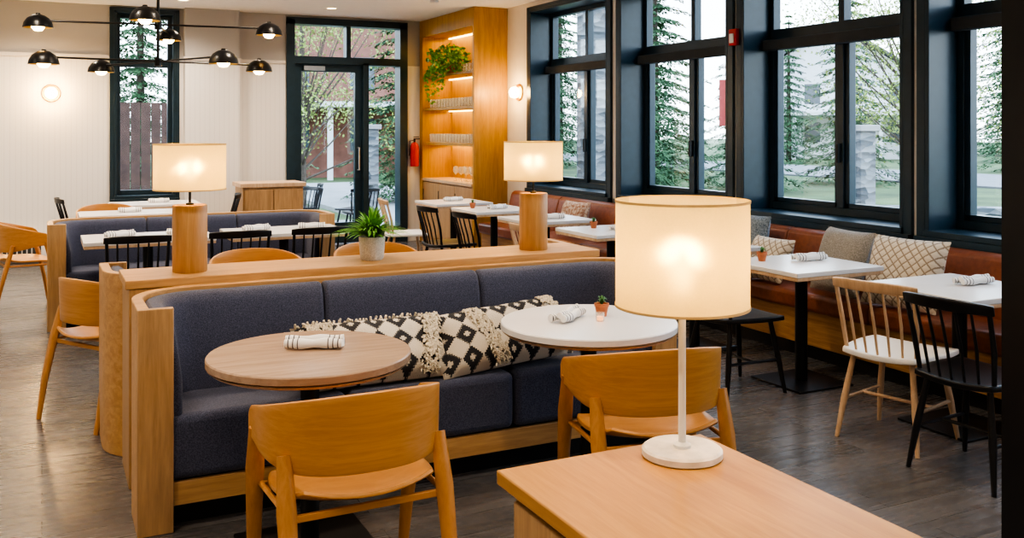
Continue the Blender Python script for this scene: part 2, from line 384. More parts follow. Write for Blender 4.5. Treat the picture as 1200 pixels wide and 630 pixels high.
r=thing('window_banquette',(5.0,6.2,0),0,'long rust brown leather banquette under the windows','banquette')
ys=[-4.2+i*1.2 for i in range(8)]
for a,b in zip(ys,ys[1:]):
    MB().box(-.30,.11,a+.003,b-.003,.34,.465).obj('seat_cushion',LEATH,r,.03,seg=3)
    MB().sweep([(.27,a+.003,-1,0),(.27,b-.003,-1,0)],[(0,.45),(.18,.45),(.15,.7),(.12,.81),(.08,.835),(0,.835)]).obj('back_cushion',LEATH,r,.015)
MB().box(-.25,.26,-4.2,4.2,.1,.34).obj('wood_base',OAKY,r,.004)
MB().box(-.2,.26,-4.2,4.2,0,.1).obj('plinth',BLK,r)

# ---------------------------------------------------------------- tables
def round_table(loc,rad,label,topm):
    r=thing('round_table',loc,0,label,'table')
    MB().lathe([(0,.715),(rad-.012,.715),(rad,.722),(rad,.745),(rad-.004,.75),(0,.75)],n=64).obj('table_top',topm,r)
    MB().lathe([(0,.702),(rad-.02,.702),(rad-.005,.714),(0,.714)],n=64).obj('top_edge',ASH,r)
    MB().lathe([(0,.012),(.035,.012),(.035,.70),(0,.70)],n=24).lathe([(0,.68),(.12,.68),(.12,.70),(0,.70)],n=24).obj('pedestal',IRON,r)
    MB().box(-.24,.24,-.24,.24,0,.012).obj('base_plate',IRON,r,.003)
    return r
round_table((.914,3.57,0),.382,'round tan wood bistro table by the booth',WTAN)
round_table((2.165,3.60,0),.390,'round white bistro table by the booth with a small pot',WHITE)
def sq_table(loc,w,l,label,grp='square tables along the window banquette'):
    r=thing('dining_table',loc,0,label,'table',grp)
    MB().box(-w/2,w/2,-l/2,l/2,.722,.75).obj('table_top',WHITE,r,.003)
    MB().box(-w/2+.002,w/2-.002,-l/2+.002,l/2-.002,.70,.7215).obj('top_edge',ASH,r,.003)
    MB().lathe([(0,.012),(.038,.012),(.038,.70),(0,.70)],n=24).box(-.12,.12,-.12,.12,.685,.70).obj('pedestal',IRON,r)
    MB().box(-.22,.22,-.22,.22,0,.012).obj('base_plate',IRON,r,.003)
    return r
tA=sq_table((4.30,4.55,0),.7,.68,'white square pedestal table at the leather banquette')
for y in (5.62,6.75,7.9,9.05,10.15): dup(tA,(4.28,y,0))
dup(tA,(4.43,3.50,0))
far=sq_table((.75,7.97,0),.95,.60,'white rectangular table in front of the blue booth','tables in front of the blue booth')
dup(far,(1.82,7.97,0))
dup(far,(1.15,11.5,0),0,'white rectangular table near the beadboard wall'); dup(far,(.80,10.3,0),0,'white rectangular table with oak armchairs around it')
rt=round_table((1.22,5.68,0),.33,'round white table behind the oak divider',WHITE)
dup(rt,(2.1,5.68,0))

# ---------------------------------------------------------------- chairs
def armchair(loc,rz,label):
    r=thing('oak_armchair',loc,rz,label,'chair','curved oak armchairs')
    pts=[]
    for y in (.14,.125,.10,.06): pts.append((-.295,y))
    for i in range(37):
        a=-math.pi/2+math.pi*i/36; s=math.sin(a); c=math.cos(a)
        pts.append((.295*math.copysign(abs(s)**.84,s),.03-.275*abs(c)**.94))
    for y in (.06,.10,.125,.14): pts.append((.295,y))
    n=len(pts); hs=9
    def fn(u,v):
        i=int(round(u*(n-1))); x,y=pts[i]
        t=min(1,max(0,(.14-y)/.385)); w=t**1.05
        wb=min(1,max(0,(.10-y)/.30)); wb=wb*wb*(3-2*wb)
        top=.688+.100*w; bot=.592-.050*wb
        if y>.10: top-=.028*((y-.10)/.04)**2; bot+=.016*((y-.10)/.04)**2
        z=bot+(top-bot)*v
        k=1+(z-.66)*.12*wb
        return (x*k,y*k,z)
    MB().grid(fn,n,hs).obj('backrest',PLY,r,.003,.016)
    def seat(u,v):
        a=u*2-1; b=v*2-1
        x=a*math.sqrt(1-b*b*.36)*.262; y=b*math.sqrt(1-a*a*.36)*.240-.01
        z=.437+.024*a*a-.025*max(0,b)**3+.038*max(0,-b)**3
        return (x,y,z)
    MB().grid(seat,17,17).obj('seat',PLY,r,.003,.014)
    for s in (-1,1):
        MB().path([(s*.266,.225,0),(s*.273,.19,.25),(s*.281,.14,.48),(s*.284,.10,.625)],[.011,.017,.021,.017],12,1,1.5).obj('leg',PLYZ,r)
        MB().path([(s*.254,-.285,0),(s*.258,-.245,.22),(s*.258,-.19,.44),(s*.255,-.145,.60)],[.011,.017,.021,.016],12,1,1.5).obj('leg',PLYZ,r)
        MB().path([(s*.262,.15,.425),(s*.250,-.19,.425)],.009,8,1,1.2).obj('side_rail',PLYZ,r)
    MB().box(-.255,.255,.135,.150,.405,.428).obj('cross_rail',PLY,r,.003)
    MB().box(-.245,.245,-.195,-.180,.405,.428).obj('cross_rail',PLY,r,.003)
    return r
ac=armchair((.915,3.05,0),R(1),'curved oak plywood armchair pulled up to a round table')
dup(ac,(2.12,3.10,0),R(-12))
dup(ac,(.36,5.76,0),R(-58),'curved oak armchair beside the end of the blue booth')
dup(ac,(1.26,6.28,0),R(180)); dup(ac,(2.08,6.28,0),R(176))
dup(ac,(-.12,9.35,0),R(-80)); dup(ac,(.62,10.85,0),R(180))

def spindle(loc,rz,label,wm,sm,name,grp,cush=False):
    r=thing(name,loc,rz,label,'chair',grp)
    def seat(u,v):
        a=u*2-1; b=v*2-1
        return (a*math.sqrt(1-b*b*.2)*(.235-.02*(-b)),b*math.sqrt(1-a*a*.2)*.225,.445+.012*(a*a))
    MB().grid(seat,13,13).obj('seat',sm,r,.006,.028)
    for sx in (-1,1):
        for sy in (-1,1):
            MB().path([(sx*.215,sy*.215,0),(sx*.19,sy*.185,.2),(sx*.155,sy*.15,.435)],[.011,.018,.014],10).obj('leg',wm,r)
    st=MB()
    for sx in (-1,1): st.path([(sx*.19,-.19,.2),(sx*.19,.19,.2)],.009,8)
    st.path([(-.19,0,.2),(.19,0,.2)],.009,8).obj('stretcher',wm,r)
    b=MB()
    def rail(t): return (.225*t,-.285+.06*t*t,.80)
    prof=[rail(-1+2*i/12) for i in range(13)]
    b.grid(lambda u,v:(prof[int(round(u*12))][0],prof[int(round(u*12))][1]-.008*v,.785+.055*v-.012*(abs(u*2-1))**3*v),13,4)
    b.obj('top_rail',wm,r,.004,.018)
    for i in range(7):
        t=-1+2*i/6; q=rail(t*.92)
        MB().path([(t*.185,-.195+.03*t*t,.45),(t*.2,-.235+.045*t*t,.62),(q[0],q[1],.79)],([.011,.013,.011] if abs(t)==1 else [.006,.008,.006]),8).obj('spindle',wm,r)
    return r
bs=spindle((3.90,2.98,0),R(-86),'black lacquered spindle-back dining chair',BLK,BLK,'spindle_chair','black spindle chairs')
dup(bs,(3.82,4.62,0),R(-92))
dup(bs,(3.62,8.72,0),R(-85)); dup(bs,(3.68,7.95,0),R(-85))
for x in (.62,1.34,1.93): dup(bs,(x,7.46,0),R(random.uniform(-4,4)))
dup(bs,(1.80,11.4,0),R(80)); dup(bs,(.42,11.5,0),R(-85))
ws=spindle((3.96,3.50,0),R(-76),'light ash spindle-back chair with white seat',ASH,WLAC,'spindle_chair','light ash spindle chairs')
dup(ws,(3.55,9.75,0),R(-100)); dup(ws,(3.66,6.72,0),R(-90))

# ---------------------------------------------------------------- near sideboard + lamp
r=thing('service_counter',(1.28,1.25,0),0,'waist-high oak service counter holding a white lamp','counter')
MB().box(-.302,.305,-.85,.805,.745,.78).obj('counter_top',OAKC,r,.004)
MB().box(-.27,.275,-.83,.765,.08,.745).obj('counter_body',OAKPZ,r,.003)
MB().box(-.24,.24,-.8,.74,0,.08).obj('plinth',BLK,r)
for i in range(3): MB().box(-.288,-.271,-.80+i*.52,-.80+i*.52+.50,.1,.725).obj('cabinet_door',OAKPZ,r,.003)

def shade_parts(r,rad,z0,z1):
    MB().lathe([(rad,z0),(rad,z1)],n=80).obj('lamp_shade',SHADE,r)
    for z in (z0-.001,z1-.005): MB().lathe([(rad+.0005,z),(rad+.0018,z),(rad+.0018,z+.006),(rad+.0005,z+.006),(rad+.0005,z)],n=80).obj('shade_trim',SHTR,r)
r=thing('table_lamp',(1.436,1.935,.78),0,'slim white table lamp with travertine base and linen drum shade','lamp')
MB().lathe([(0,0),(.095,0),(.1,.004),(.1,.018),(.094,.023),(0,.023)],n=64).obj('lamp_base',MARB,r)
MB().lathe([(.0,.023),(.022,.023),(.022,.03),(.0095,.036),(.0095,.42),(0,.42)],n=20).obj('lamp_stem',WLAC,r)
shade_parts(r,.166,.375,.64)
t=MB()
for k in range(3):
    a=k*2.094; t.path([(0,0,.40),(.165*math.cos(a),.165*math.sin(a),.40)],.002,6)
t.obj('shade_spider',GOLD,r)
MB().lathe([(0,.42),(.015,.42),(.015,.45),(.03,.475),(.03,.50),(.02,.525),(0,.53)],n=24).obj('light_bulb',BULB,r)
light('bulb_light','POINT',(0,0,.50),25,(1,.56,.13),r,.035)

def wlamp(loc,label):
    r=thing('table_lamp',loc,0,label,'lamp','cylinder lamps on the divider')
    MB().lathe([(0,0),(.077,0),(.079,.003),(.079,.31),(.076,.314),(0,.314)],n=48).obj('lamp_base',OAKZ,r)
    MB().lathe([(0,.314),(.018,.314),(.018,.322),(.006,.326),(.006,.43),(0,.43)],n=16).obj('lamp_stem',BLK,r)
    shade_parts(r,.164,.385,.60)
    MB().lathe([(0,.43),(.014,.43),(.014,.45),(.028,.475),(.028,.50),(.018,.52),(0,.525)],n=20).obj('light_bulb',BULB,r)
    light('bulb_light','POINT',(0,0,.49),25,(1,.56,.13),r,.035)
    return r
wl=wlamp((.626,4.68,.925),'lamp with round oak cylinder base and cream drum shade')
dup(wl,(2.456,4.68,.925))

# ---------------------------------------------------------------- plants
def blades(n,rad,h,w,droop,seed=1,stiff=False):
    rnd=random.Random(seed); m=MB()
    for i in range(n):
        a=rnd.uniform(0,6.283); q=rnd.random(); ww=w*rnd.uniform(.7,1.2)
        L=(rnd.uniform(.6,1) if not stiff else .2+.8*q)*rad; up=(rnd.uniform(.45,1) if not stiff else (1-.45*q)*rnd.uniform(.75,1.05))*h
        dx,dy=math.cos(a),math.sin(a); vs=[]
        for k in range(8):
            t=k/7
            if stiff: x=L*t**1.1; z=up*(t*1.75-t*t*(.70+.75*q))
            else: x=L*t**1.2; z=up*math.sin(t*2.2)*(1/ .9)-droop*t**3*L
            s=ww*math.sin(math.pi*min(1,.15+t*.85))
            vs+= [(dx*x-dy*s,dy*x+dx*s,z),(dx*x+dy*s,dy*x-dx*s,z)]
        m.add(vs,[(2*k,2*k+1,2*k+3,2*k+2) for k in range(7)])
    return m
r=thing('potted_fern',(1.52,4.68,.925),0,'leafy green fern in a speckled ceramic pot on the divider','plant')
MB().lathe([(0,0),(.052,0),(.060,.01),(.068,.115),(.066,.12),(.060,.118),(.058,.105),(0,.105)],n=40).obj('plant_pot',POTW,r)
MB().lathe([(0,.106),(.058,.106),(0,.112)],n=20).obj('soil',SOIL,r)
blades(260,.235,.17,.0075,0,1,True).xf(Matrix.Translation((0,0,.10))).obj('foliage',GREEN,r)

def succ(loc,label='small green succulent in a terracotta pot'):
    r=thing('potted_succulent',loc,0,label,'plant','small succulents on the tables')
    MB().lathe([(0,0),(.022,0),(.031,.045),(.034,.045),(.034,.058),(.029,.058),(.028,.05),(0,.05)],n=28).obj('plant_pot',TERRA,r)
    blades(26,.032,.04,.006,.2,5).xf(Matrix.Translation((0,0,.048))).obj('foliage',DGREEN,r)
    return r
su=succ((2.27,3.66,.75))
for p in ((4.13,4.72,.75),(4.2,5.75,.75),(4.1,9.2,.75),(4.15,8.0,.75),(4.2,6.9,.75)): dup(su,p)

def napkin(loc,rz,label='rolled white napkin with dark stripes'):
    m=MB()
    for (dy,dz,r0,ang) in ((-.022,.021,.021,.05),(.024,.019,.018,-.07),(.002,.034,.016,.12)):
        pts=[(x,dy+.004*math.sin(x*40)+x*ang,dz) for x in [-.11+.22*i/10 for i in range(11)]]
        m.path(pts,[r0*(.88+.14*math.sin(i*1.3+dy*90)) for i in range(11)],12,1,.92)
    o=m.obj('rolled_napkin',NAP); o.location=loc; o.rotation_euler=(0,0,rz); return tag(o,label,'napkin','rolled napkins on tables')
na=napkin((.945,3.62,.752),R(-26))
for p,a in (((2.10,3.66,.752),R(35)),((4.42,4.60,.752),R(-10)),((4.55,3.5,.752),R(-5)),((4.3,5.55,.752),R(5)),((4.35,6.7,.752),R(20)),((4.3,7.80,.752),R(-20)),((4.3,9.0,.752),R(10)),((4.3,10.2,.752),0),
            ((.55,8.0,.752),R(20)),((1.0,7.95,.752),R(-20)),((1.6,8.0,.752),R(15)),((2.05,7.95,.752),R(-15)),((1.2,11.5,.752),0),((.8,10.3,.752),0)):
    dup(na,p,a)
gm=MB().lathe([(0,.001),(.03,.001),(.036,.12),(.034,.12),(.028,.008),(0,.008)],n=16)
g0=gm.obj('drinking_glass',DRINK); g0.location=(XW-.38,YB-1.75,1.88); tag(g0,'clear drinking glass on the lit shelf','glass','glasses on the lit shelves')
c=thing('glass_votive',(2.20,3.56,.75),0,'small glass votive with orange glow','candle')
MB().lathe([(0,.002),(.018,.002),(.02,.04),(.018,.04),(.016,.006),(0,.006)],n=24).obj('votive_glass',DRINK,c)
MB().lathe([(0,.007),(.014,.007),(.014,.022),(0,.022)],n=16).obj('wax',M('wax',(.8,.5,.3),.5,0,.05,5,0,(1,.35,.08),2),c)

# ---------------------------------------------------------------- cushions
def pillow(w,h,t,n=19,pw=3.2):
    m=MB()
    for s in (-1,1):
        def fn(u,v):
            a=u*2-1; b=v*2-1
            e=(1-abs(a)**(pw+1))*(1-abs(b)**pw)
            x=a*w/2*(1-.05*(1-b*b)*abs(a)**2); z=b*h/2*(1-.05*(1-a*a)*abs(b)**2)
            return (x,s*t/2*e**.55*(1+.05*math.sin(a*9+b*4)),z)
        m.grid(fn,n,n)
    return m
def place_pillow(name,m,mat,loc,rot,label,extra=None,grp=None,cat='pillow'):
    if extra:
        root=thing(name,loc,0,label,cat,grp); root.rotation_euler=rot
        m.obj('cushion_cover',mat,root)
        for nm,e in extra: e.obj(nm,TAS,root)
    else:
        root=m.obj(name,mat); root.location=loc; root.rotation_euler=rot; tag(root,label,cat,grp)
    return root
def fringe(w,h,side,n=26,L=.05,seed=3):
    rnd=random.Random(seed); f=MB()
    for i in range(n):
        t=-1+2*(i+.5)/n
        if side in 'LR':
            s=-1 if side=='L' else 1; p=(s*w*.47,0,t*h*.45); q=(s*(w*.47+L),rnd.uniform(-.025,.01),t*h*.45+rnd.uniform(-.02,.02))
        else: p=(t*w*.47,0,h*.46); q=(t*w*.47+rnd.uniform(-.012,.012),-.03,h*.47+rnd.uniform(.0,.02))
        mid=tuple((a+b)/2+rnd.uniform(-.005,.005) for a,b in zip(p,q))
        f.path([p,mid,q],[.004,.006,.005],6)
    return f
def tuft(h,t,xc,wd,seed=2,slant=0):
    rnd=random.Random(seed); f=MB()
    for i in range(int(6500*wd)+60):
        v=rnd.uniform(-.93,.93); x=xc+rnd.uniform(-wd,wd)+slant*v; y=-t/2*(1-abs(v)**3.2)**.55
        a=rnd.uniform(-.5,.5)
        p=(x,y+.006,v*h/2); q=(x+.016*math.sin(a*3),y-.008,v*h/2-.018*math.cos(a))
        f.path([p,((p[0]+q[0])/2,y-.008,(p[2]+q[2])/2+.003),q],[.004,.005,.003],5)
    return f
kg='black and white lumbar pillows in the booth'
place_pillow('lumbar_pillow',pillow(.72,.32,.19),KIL,(1.35,4.125,.585),(R(-42),0,0),'long lumbar pillow with black and cream woven diamonds and tassels',[('tassel_fringe',fringe(.72,.32,'T',56)),('tassel_fringe',fringe(.72,.32,'L',22)),('tufted_band',tuft(.32,.19,-.25,.055,5)),('tufted_band',tuft(.32,.19,.25,.035,6,.04))],kg)
place_pillow('lumbar_pillow',pillow(.72,.32,.19),KIL,(1.98,4.125,.598),(R(-38),R(-3),R(5)),'long lumbar pillow with shaggy cream tufted bands',[('tassel_fringe',fringe(.72,.32,'R',24)),('tufted_band',tuft(.32,.19,-.10,.04,3,-.05)),('tufted_band',tuft(.32,.19,.28,.03,8))],kg)
bg='pillows on the leather banquette'
place_pillow('throw_pillow',pillow(.5,.46,.15),PILG,(4.90,4.80,.69),(R(-20),0,R(-98)),'grey-beige woven square pillow on the leather banquette',None,bg)
place_pillow('throw_pillow',pillow(.54,.46,.17),PILW,(4.86,4.24,.69),(R(-20),0,R(-84)),'cream diamond weave pillow on the leather banquette',None,bg)
place_pillow('throw_pillow',pillow(.42,.34,.14),PILW,(4.84,5.46,.63),(R(-25),0,R(-90)),'small beige patterned pillow on the banquette',None,bg)
place_pillow('throw_pillow',pillow(.46,.46,.14),PILB,(4.97,5.86,.70),(R(-14),0,R(-92)),'blue-grey pillow leaning on the banquette back',None,bg)
place_pillow('throw_pillow',pillow(.45,.38,.14),PILR,(4.93,8.5,.66),(R(-18),0,R(-85)),'rust and cream patterned pillow on the banquette',None,bg)
place_pillow('throw_pillow',pillow(.45,.36,.14),KIL,(4.93,7.3,.64),(R(-18),0,R(-95)),'black and white patterned pillow on the banquette',None,bg)

# ---------------------------------------------------------------- chandelier
r=thing('chandelier',(.64,6.18,0),0,'black multi-arm chandelier with eight dome shades','lamp')
MB().lathe([(0,CZ-.03),(.07,CZ-.03),(.07,CZ),(0,CZ)],n=24).obj('canopy',BLK,r)
MB().path([(0,0,CZ-.02),(0,0,1.99)],.009,10).lathe([(0,2.205),(.022,2.205),(.022,2.255),(0,2.255)],n=16).lathe([(0,1.98),(.022,1.98),(.022,2.03),(0,2.03)],n=16).obj('stem',BLK,r)
rods=[((.66,-.07),2.235),((-.13,-.60),2.235),((.63,.09),2.01),((.29,-.60),2.01)]
for (dx,dy),za in rods:
    MB().path([(-dx,-dy,za),(dx,dy,za)],.006,8).obj('arm',BLK,r)
    for s in (-1,1):
        x,y,z=s*dx,s*dy,za
        MB().lathe([(0,.045),(.012,.044),(.014,.036),(.036,.030),(.062,.012),(.078,-.014),(.084,-.042),(.080,-.042),(.074,-.014),(.058,.006),(.036,.022),(0,.026)],(x,y,z),32).obj('lamp_shade',BLK,r)
        MB().lathe([(.0,.020),(.034,.016),(.055,.003),(.070,-.016),(.078,-.041)],(x,y,z-.002),28).obj('shade_lining',GOLD,r)
        MB().lathe([(0,-.060),(.022,-.056),(.036,-.038),(.030,-.015),(.012,.0),(0,.0)],(x,y,z-.004),20).obj('light_bulb',BULB,r)

# ---------------------------------------------------------------- sconces, ceiling fixtures, safety items
def sconce(loc,rz,label):
    r=thing('wall_sconce',loc,rz,label,'lamp','round wall sconces')
    rm=Matrix.Rotation(R(90),4,'X')
    MB().lathe([(0,0),(.105,0),(.105,.014),(.098,.02),(0,.02)],n=40).xf(rm).obj('backplate',GOLD,r)
    MB().lathe([(0,.02),(.045,.02),(.068,.045),(.072,.075),(.06,.11),(.03,.13),(0,.135)],n=32).xf(rm).obj('glass_globe',M('opal_globe',(1,.9,.75),.4,0,.0,5,0,(1,.72,.30),16),r)
    return r
sc=sconce((.10,YB,2.02),0,'round opal globe wall sconce on beadboard')
dup(sc,(XW,10.47,2.04),-math.pi/2)
light('sconce_glow','POINT',(.10,YB-.22,2.02),24,(1,.60,.22),None,.06); light('sconce_glow','POINT',(XW-.22,10.47,2.04),14,(1,.60,.22),None,.06)
r=thing('fire_extinguisher',(4.72,YB-.09,1.06),0,'red fire extinguisher hung on the wall by the door','fire extinguisher')
MB().lathe([(0,0),(.055,0),(.06,.01),(.06,.28),(.045,.32),(.018,.34),(0,.34)],n=28).obj('cylinder_tank',RED,r)
MB().lathe([(0,.34),(.016,.34),(.016,.38),(0,.38)],n=12).box(-.012,.075,-.01,.01,.38,.395).box(-.012,.065,-.01,.01,.41,.42).path([(0,0,.37),(-.07,0,.36),(-.075,0,.15)],.008,8).obj('valve_and_hose',BLK,r)
MB().box(-.04,.04,.055,.09,.1,.3).obj('wall_bracket',BLK,r)
r=thing('fire_alarm_strobe',(XW-.03,6.36,2.30),0,'small red fire alarm strobe on the wall pier','alarm')
MB().box(-.03,.03,-.05,.05,0,.14).obj('housing',RED,r,.006); MB().box(-.045,-.03,-.025,.025,.02,.10).obj('strobe_lens',WLAC,r,.004)
def spot(loc):
    r=thing('ceiling_spotlight',loc,0,'small white ceiling spotlight','lamp','ceiling spotlights')
    MB().lathe([(0,-.03),(.05,-.03),(.05,0),(0,0)],n=24).path([(0,0,-.02),(0,0,-.12)],.008,8).lathe([(.0,-.1),(.04,-.12),(.05,-.2),(.045,-.2),(.0,-.17)],n=24).obj('spot_body',WLAC,r)
    MB().lathe([(0,-.185),(.04,-.185),(0,-.19)],n=20).obj('lens',BULB,r)
    return r
sp=spot((3.7,9.3,CZ)); dup(sp,(2.9,9.3,CZ))
r=thing('baseboard_heater',(-.8,YB-.09,0),0,'white baseboard radiator along the beadboard wall','radiator')
MB().box(-1.2,.85,-.06,.07,.06,.27).obj('heater_case',WLAC,r,.008)
g=MB()
for i in range(38): g.box(-1.17+i*.052,-1.15+i*.052+.018,-.064,-.06,.10,.23)
g.obj('heater_grille',GREY,r)

# ---------------------------------------------------------------- shelving cabinet
r=thing('shelving_cabinet',(XW,YB,0),0,'tall warm-lit golden oak display cabinet with glassware shelves','cabinet')
x0=-.47; L=-1.9
MB().box(x0,-.005,L,L+.05,0,CZ-.005).box(x0,-.005,-.12,-.005,0,CZ-.005).box(-.03,-.005,L+.05,-.12,.9,CZ-.005).box(x0,-.03,L+.05,-.12,2.88,CZ-.005).obj('cabinet_body',CABW,r,.003)
for z in (1.40,1.88,2.33): MB().box(x0+.02,-.03,L+.05,-.12,z-.035,z).obj('shelf',CABW,r,.002)
MB().box(x0-.01,-.03,L+.05,-.12,.86,.90).obj('counter_top',ASH,r,.003)
MB().box(x0+.02,-.03,L+.05,-.12,0,.86).obj('base_body',OAKPZ,r)
for i in range(3):
    a=L+.06+i*.57
    dd=MB().box(x0,x0+.019,a,a+.56,.1,.84).obj('cabinet_door',OAKPZ,r,.003); MB().path([(x0-.02,a+.5,.6),(x0-.02,a+.5,.75)],.006,8).obj('handle',BLK,dd)
for z in (1.365,1.845,2.295,2.88):
    MB().box(-.08,-.05,L+.08,-.15,z-.012,z-.001).obj('led_strip',LED,r)
    light('shelf_light','AREA',(-.2,L/2-.03,z-.03),6.5,(1,.58,.10),r,.2,shape='RECTANGLE',size_y=1.6)
for z in (1.40,1.88):
    for row in (0,1,2):
        for i in range(16):
            if z==1.88 and row==0 and i==0: continue
            dup(g0,(XW-.38+row*.10,YB-1.75+i*.1,z))
for i in range(5): dup(g0,(XW-.36,YB-1.75+i*.1,2.33),sc=.9)
wn=MB().lathe([(0,0),(.03,0),(.03,.004),(.004,.01),(.004,.08),(.03,.105),(.036,.14),(.028,.19),(.027,.19),(.034,.14),(.028,.108),(0,.09)],n=16).obj('wine_glass',DRINK)
wn.location=(XW-.36,YB-1.7,.902); tag(wn,'stemmed wine glass on the cabinet counter','glass','wine glasses on the counter')
for i in range(7): dup(wn,(XW-.36+.1*(i%2),YB-1.6+i*.09,.902))
r=thing('trailing_plant',(XW-.36,YB-.95,2.33),0,'trailing green ivy hanging from the upper shelf','plant')
MB().lathe([(0,0),(.06,0),(.08,.12),(.075,.12),(.055,.01),(0,.01)],n=24).obj('plant_pot',TERRA,r)
rnd=random.Random(4); m=MB()
def leaf(m,p,s,rnd):
    a=Vector([rnd.gauss(0,1) for _ in range(3)]).normalized(); b=a.cross(Vector([rnd.gauss(0,1) for _ in range(3)])).normalized(); p=Vector(p)
    m.add([p-a*s,p+b*s*.55,p+a*s,p-b*s*.55],[(0,1,2,3)])
for i in range(620):
    a=rnd.uniform(0,6.28); q=rnd.random()**.5*.32; leaf(m,(min(.1,.8*q*math.cos(a)-.06),1.4*q*math.sin(a),.12+rnd.uniform(-.05,.28)-q*.3),rnd.uniform(.025,.045),rnd)
for k in range(6):
    y=rnd.uniform(-.1,.55); l=rnd.uniform(.2,.5)
    for i in range(int(l*90)): leaf(m,(-.17+rnd.uniform(-.03,.03),y+rnd.uniform(-.04,.04),.08-l*rnd.random()),.03,rnd)
m.obj('foliage',GREEN,r)

r=thing('host_stand',(2.50,11.75,0),0,'low oak host cabinet with pale wood top','cabinet')
MB().box(-.36,.36,-.25,.25,0,.89).obj('cabinet_body',OAKPZ,r,.003); MB().box(-.39,.39,-.28,.28,.89,.94).obj('counter_top',ASH,r,.004)
for i in range(2): MB().box(-.34+i*.345,-.01+i*.345,-.268,-.251,.08,.86).obj('cabinet_door',OAKPZ,r,.003)

# ---------------------------------------------------------------- added ceiling fill lights
dl=MB().lathe([(.055,-.002),(.075,-.004),(.08,0),(.055,0)],n=28).obj('added_downlight',WLAC); dl.location=(0,0,CZ); tag(dl,'added white ceiling downlight','lamp','added ceiling fill lights')
MB().lathe([(0,-.001),(.055,-.001)],n=24).obj('lens',BULB,dl)
first=True
for x in (-1.9,-.2,1.5,3.3):
    for y in (-1.2,1.0,3.2,5.4,7.6,9.8,11.8):
        if first: dl.location=(x,y,CZ); first=False
        else: dup(dl,(x,y,CZ))
        light('fill_light','SPOT',(x,y,CZ-.03),(112 if y<8 else 160)*(.85 if x>3 else 1),(1,.83,.65),None,.10,spot_size=R(145),spot_blend=1.0)  # ceiling grid of rings and spots added to brighten the interior

# ---------------------------------------------------------------- outdoors
GRASS=M('lawn',(.08,.12,.045),.9,0,.4,.6); ASPH=M('asphalt',(.18,.18,.19),.85,0,.1,2); SIDE=M('sidewalk',(.30,.295,.295),.85,0,.08,2)
BARK=M('bark',(.09,.07,.055),.9,0,.3,20); CON=M('spruce_needles',(.060,.125,.052),.8,0,.5,2.5); DEC=M('spring_leaves',(.24,.31,.08),.7,0,.4,2)
HWH=M('white_clapboard',(.60,.60,.62),.7,0,.04,3); ROOF=M('roof_shingle',(.12,.12,.13),.9,0,.2,6); DGL=M('dark_glass',(.06,.08,.10),.1)
tag(MB().box(-60,110,-40,130,-.35,-.25).obj('lawn_ground',GRASS),'grassy ground outside the windows','ground')
tag(MB().box(XW+.5,9.6,-20,30,-.25,-.16).obj('concrete_sidewalk',SIDE),'pale concrete walkway beside the building','sidewalk')
tag(MB().box(26,33,-40,110,-.25,-.19).obj('asphalt_road',ASPH),'grey asphalt road beyond the walkway','road')
tag(MB().box(-8,XW+.45,YB+.4,17.5,-.25,-.14).obj('concrete_patio',SIDE),'pale concrete patio outside the glass door','patio')
def tree(name,loc,h,con,label,sc=1,seed=2):
    rnd=random.Random(seed); r=thing(name,loc,0,label,'tree'); tk=MB()
    tk.path([(0,0,0),(0,0,h*.5),(0,0,h*.95)],[h*.018,h*.012,h*.004],8)
    m=MB()
    if con:
        for lv in range(22):
            t=.06+.92*lv/21; R0=((1-t)*h*.27+.10)*(1+.12*math.sin(lv*2.3))
            nb=13
            for k in range(nb):
                a=k*6.283/nb+lv*.41+rnd.uniform(-.2,.2); Lb=R0*rnd.uniform(.65,1.15); dx,dy=math.cos(a),math.sin(a)
                for j in range(int(14+78*(1-t))):
                    q=rnd.random()**.7; side=rnd.uniform(-1,1)*.24*Lb*(1.15-q); x=q*Lb
                    sg=1 if side>0 else -1
                    p=Vector((x*dx-side*dy,x*dy+side*dx,h*t-x*.20-q*q*.12*Lb-abs(side)*.25+rnd.gauss(0,.02)))
                    fw=Vector((dx-dy*sg*.7,dy+dx*sg*.7,-.55)).normalized()*rnd.uniform(.10,.17)*h/8
                    wd=Vector((-fw.y,fw.x,rnd.uniform(-.05,.05))).normalized()*.030*h/8
                    m.add([p,p+fw*.5+wd,p+fw,p+fw*.5-wd],[(0,1,2,3)])
    else:
        cl=[(rnd.gauss(0,.16)*h,rnd.gauss(0,.16)*h,h*rnd.uniform(.28,.92)) for _ in range(42)]
        for c in cl:
            tk.path([(0,0,c[2]*.45),(c[0]*.5,c[1]*.5,c[2]*.7),c],[h*.005,h*.003,h*.001],5)
            for i in range(210):
                leaf(m,(c[0]+rnd.gauss(0,.065)*h,c[1]+rnd.gauss(0,.065)*h,c[2]+rnd.gauss(0,.05)*h),rnd.uniform(.035,.065)*h/8,rnd)
    tk.obj('trunk',BARK,r); m.obj('foliage',CON if con else DEC,r); return r
t1=tree('spruce_tree',(15.6,22.3,-.25),8,True,'green spruce tree outside the windows')
t2=tree('leafy_tree',(20.6,17.6,-.25),7,False,'yellow-green leafy tree by the road')
for p,s in (((12.2,18.2,-.25),.72),((11.8,25.0,-.25),1.0),((18.9,22.2,-.25),.85),((24.0,23.2,-.25),1.0),
            ((27.6,56,-.25),2.1),((37,66,-.25),2.1),((58,42,-.25),2.0),((54,25,-.25),2.2),
            ((2,54,-.25),2),((-10,50,-.25),2.2),((35.6,38.6,-.25),1.0),((1.9,21.8,-.25),.8),((7.7,21.6,-.25),.75),((37,25.5,-.25),1.1),((4.9,26.5,-.25),.95),((20.2,29.4,-.25),1.3),((21.0,40,-.25),1.6),((47,33,-.25),1.4)):
    dup(t1,p,random.uniform(0,6),sc=s)
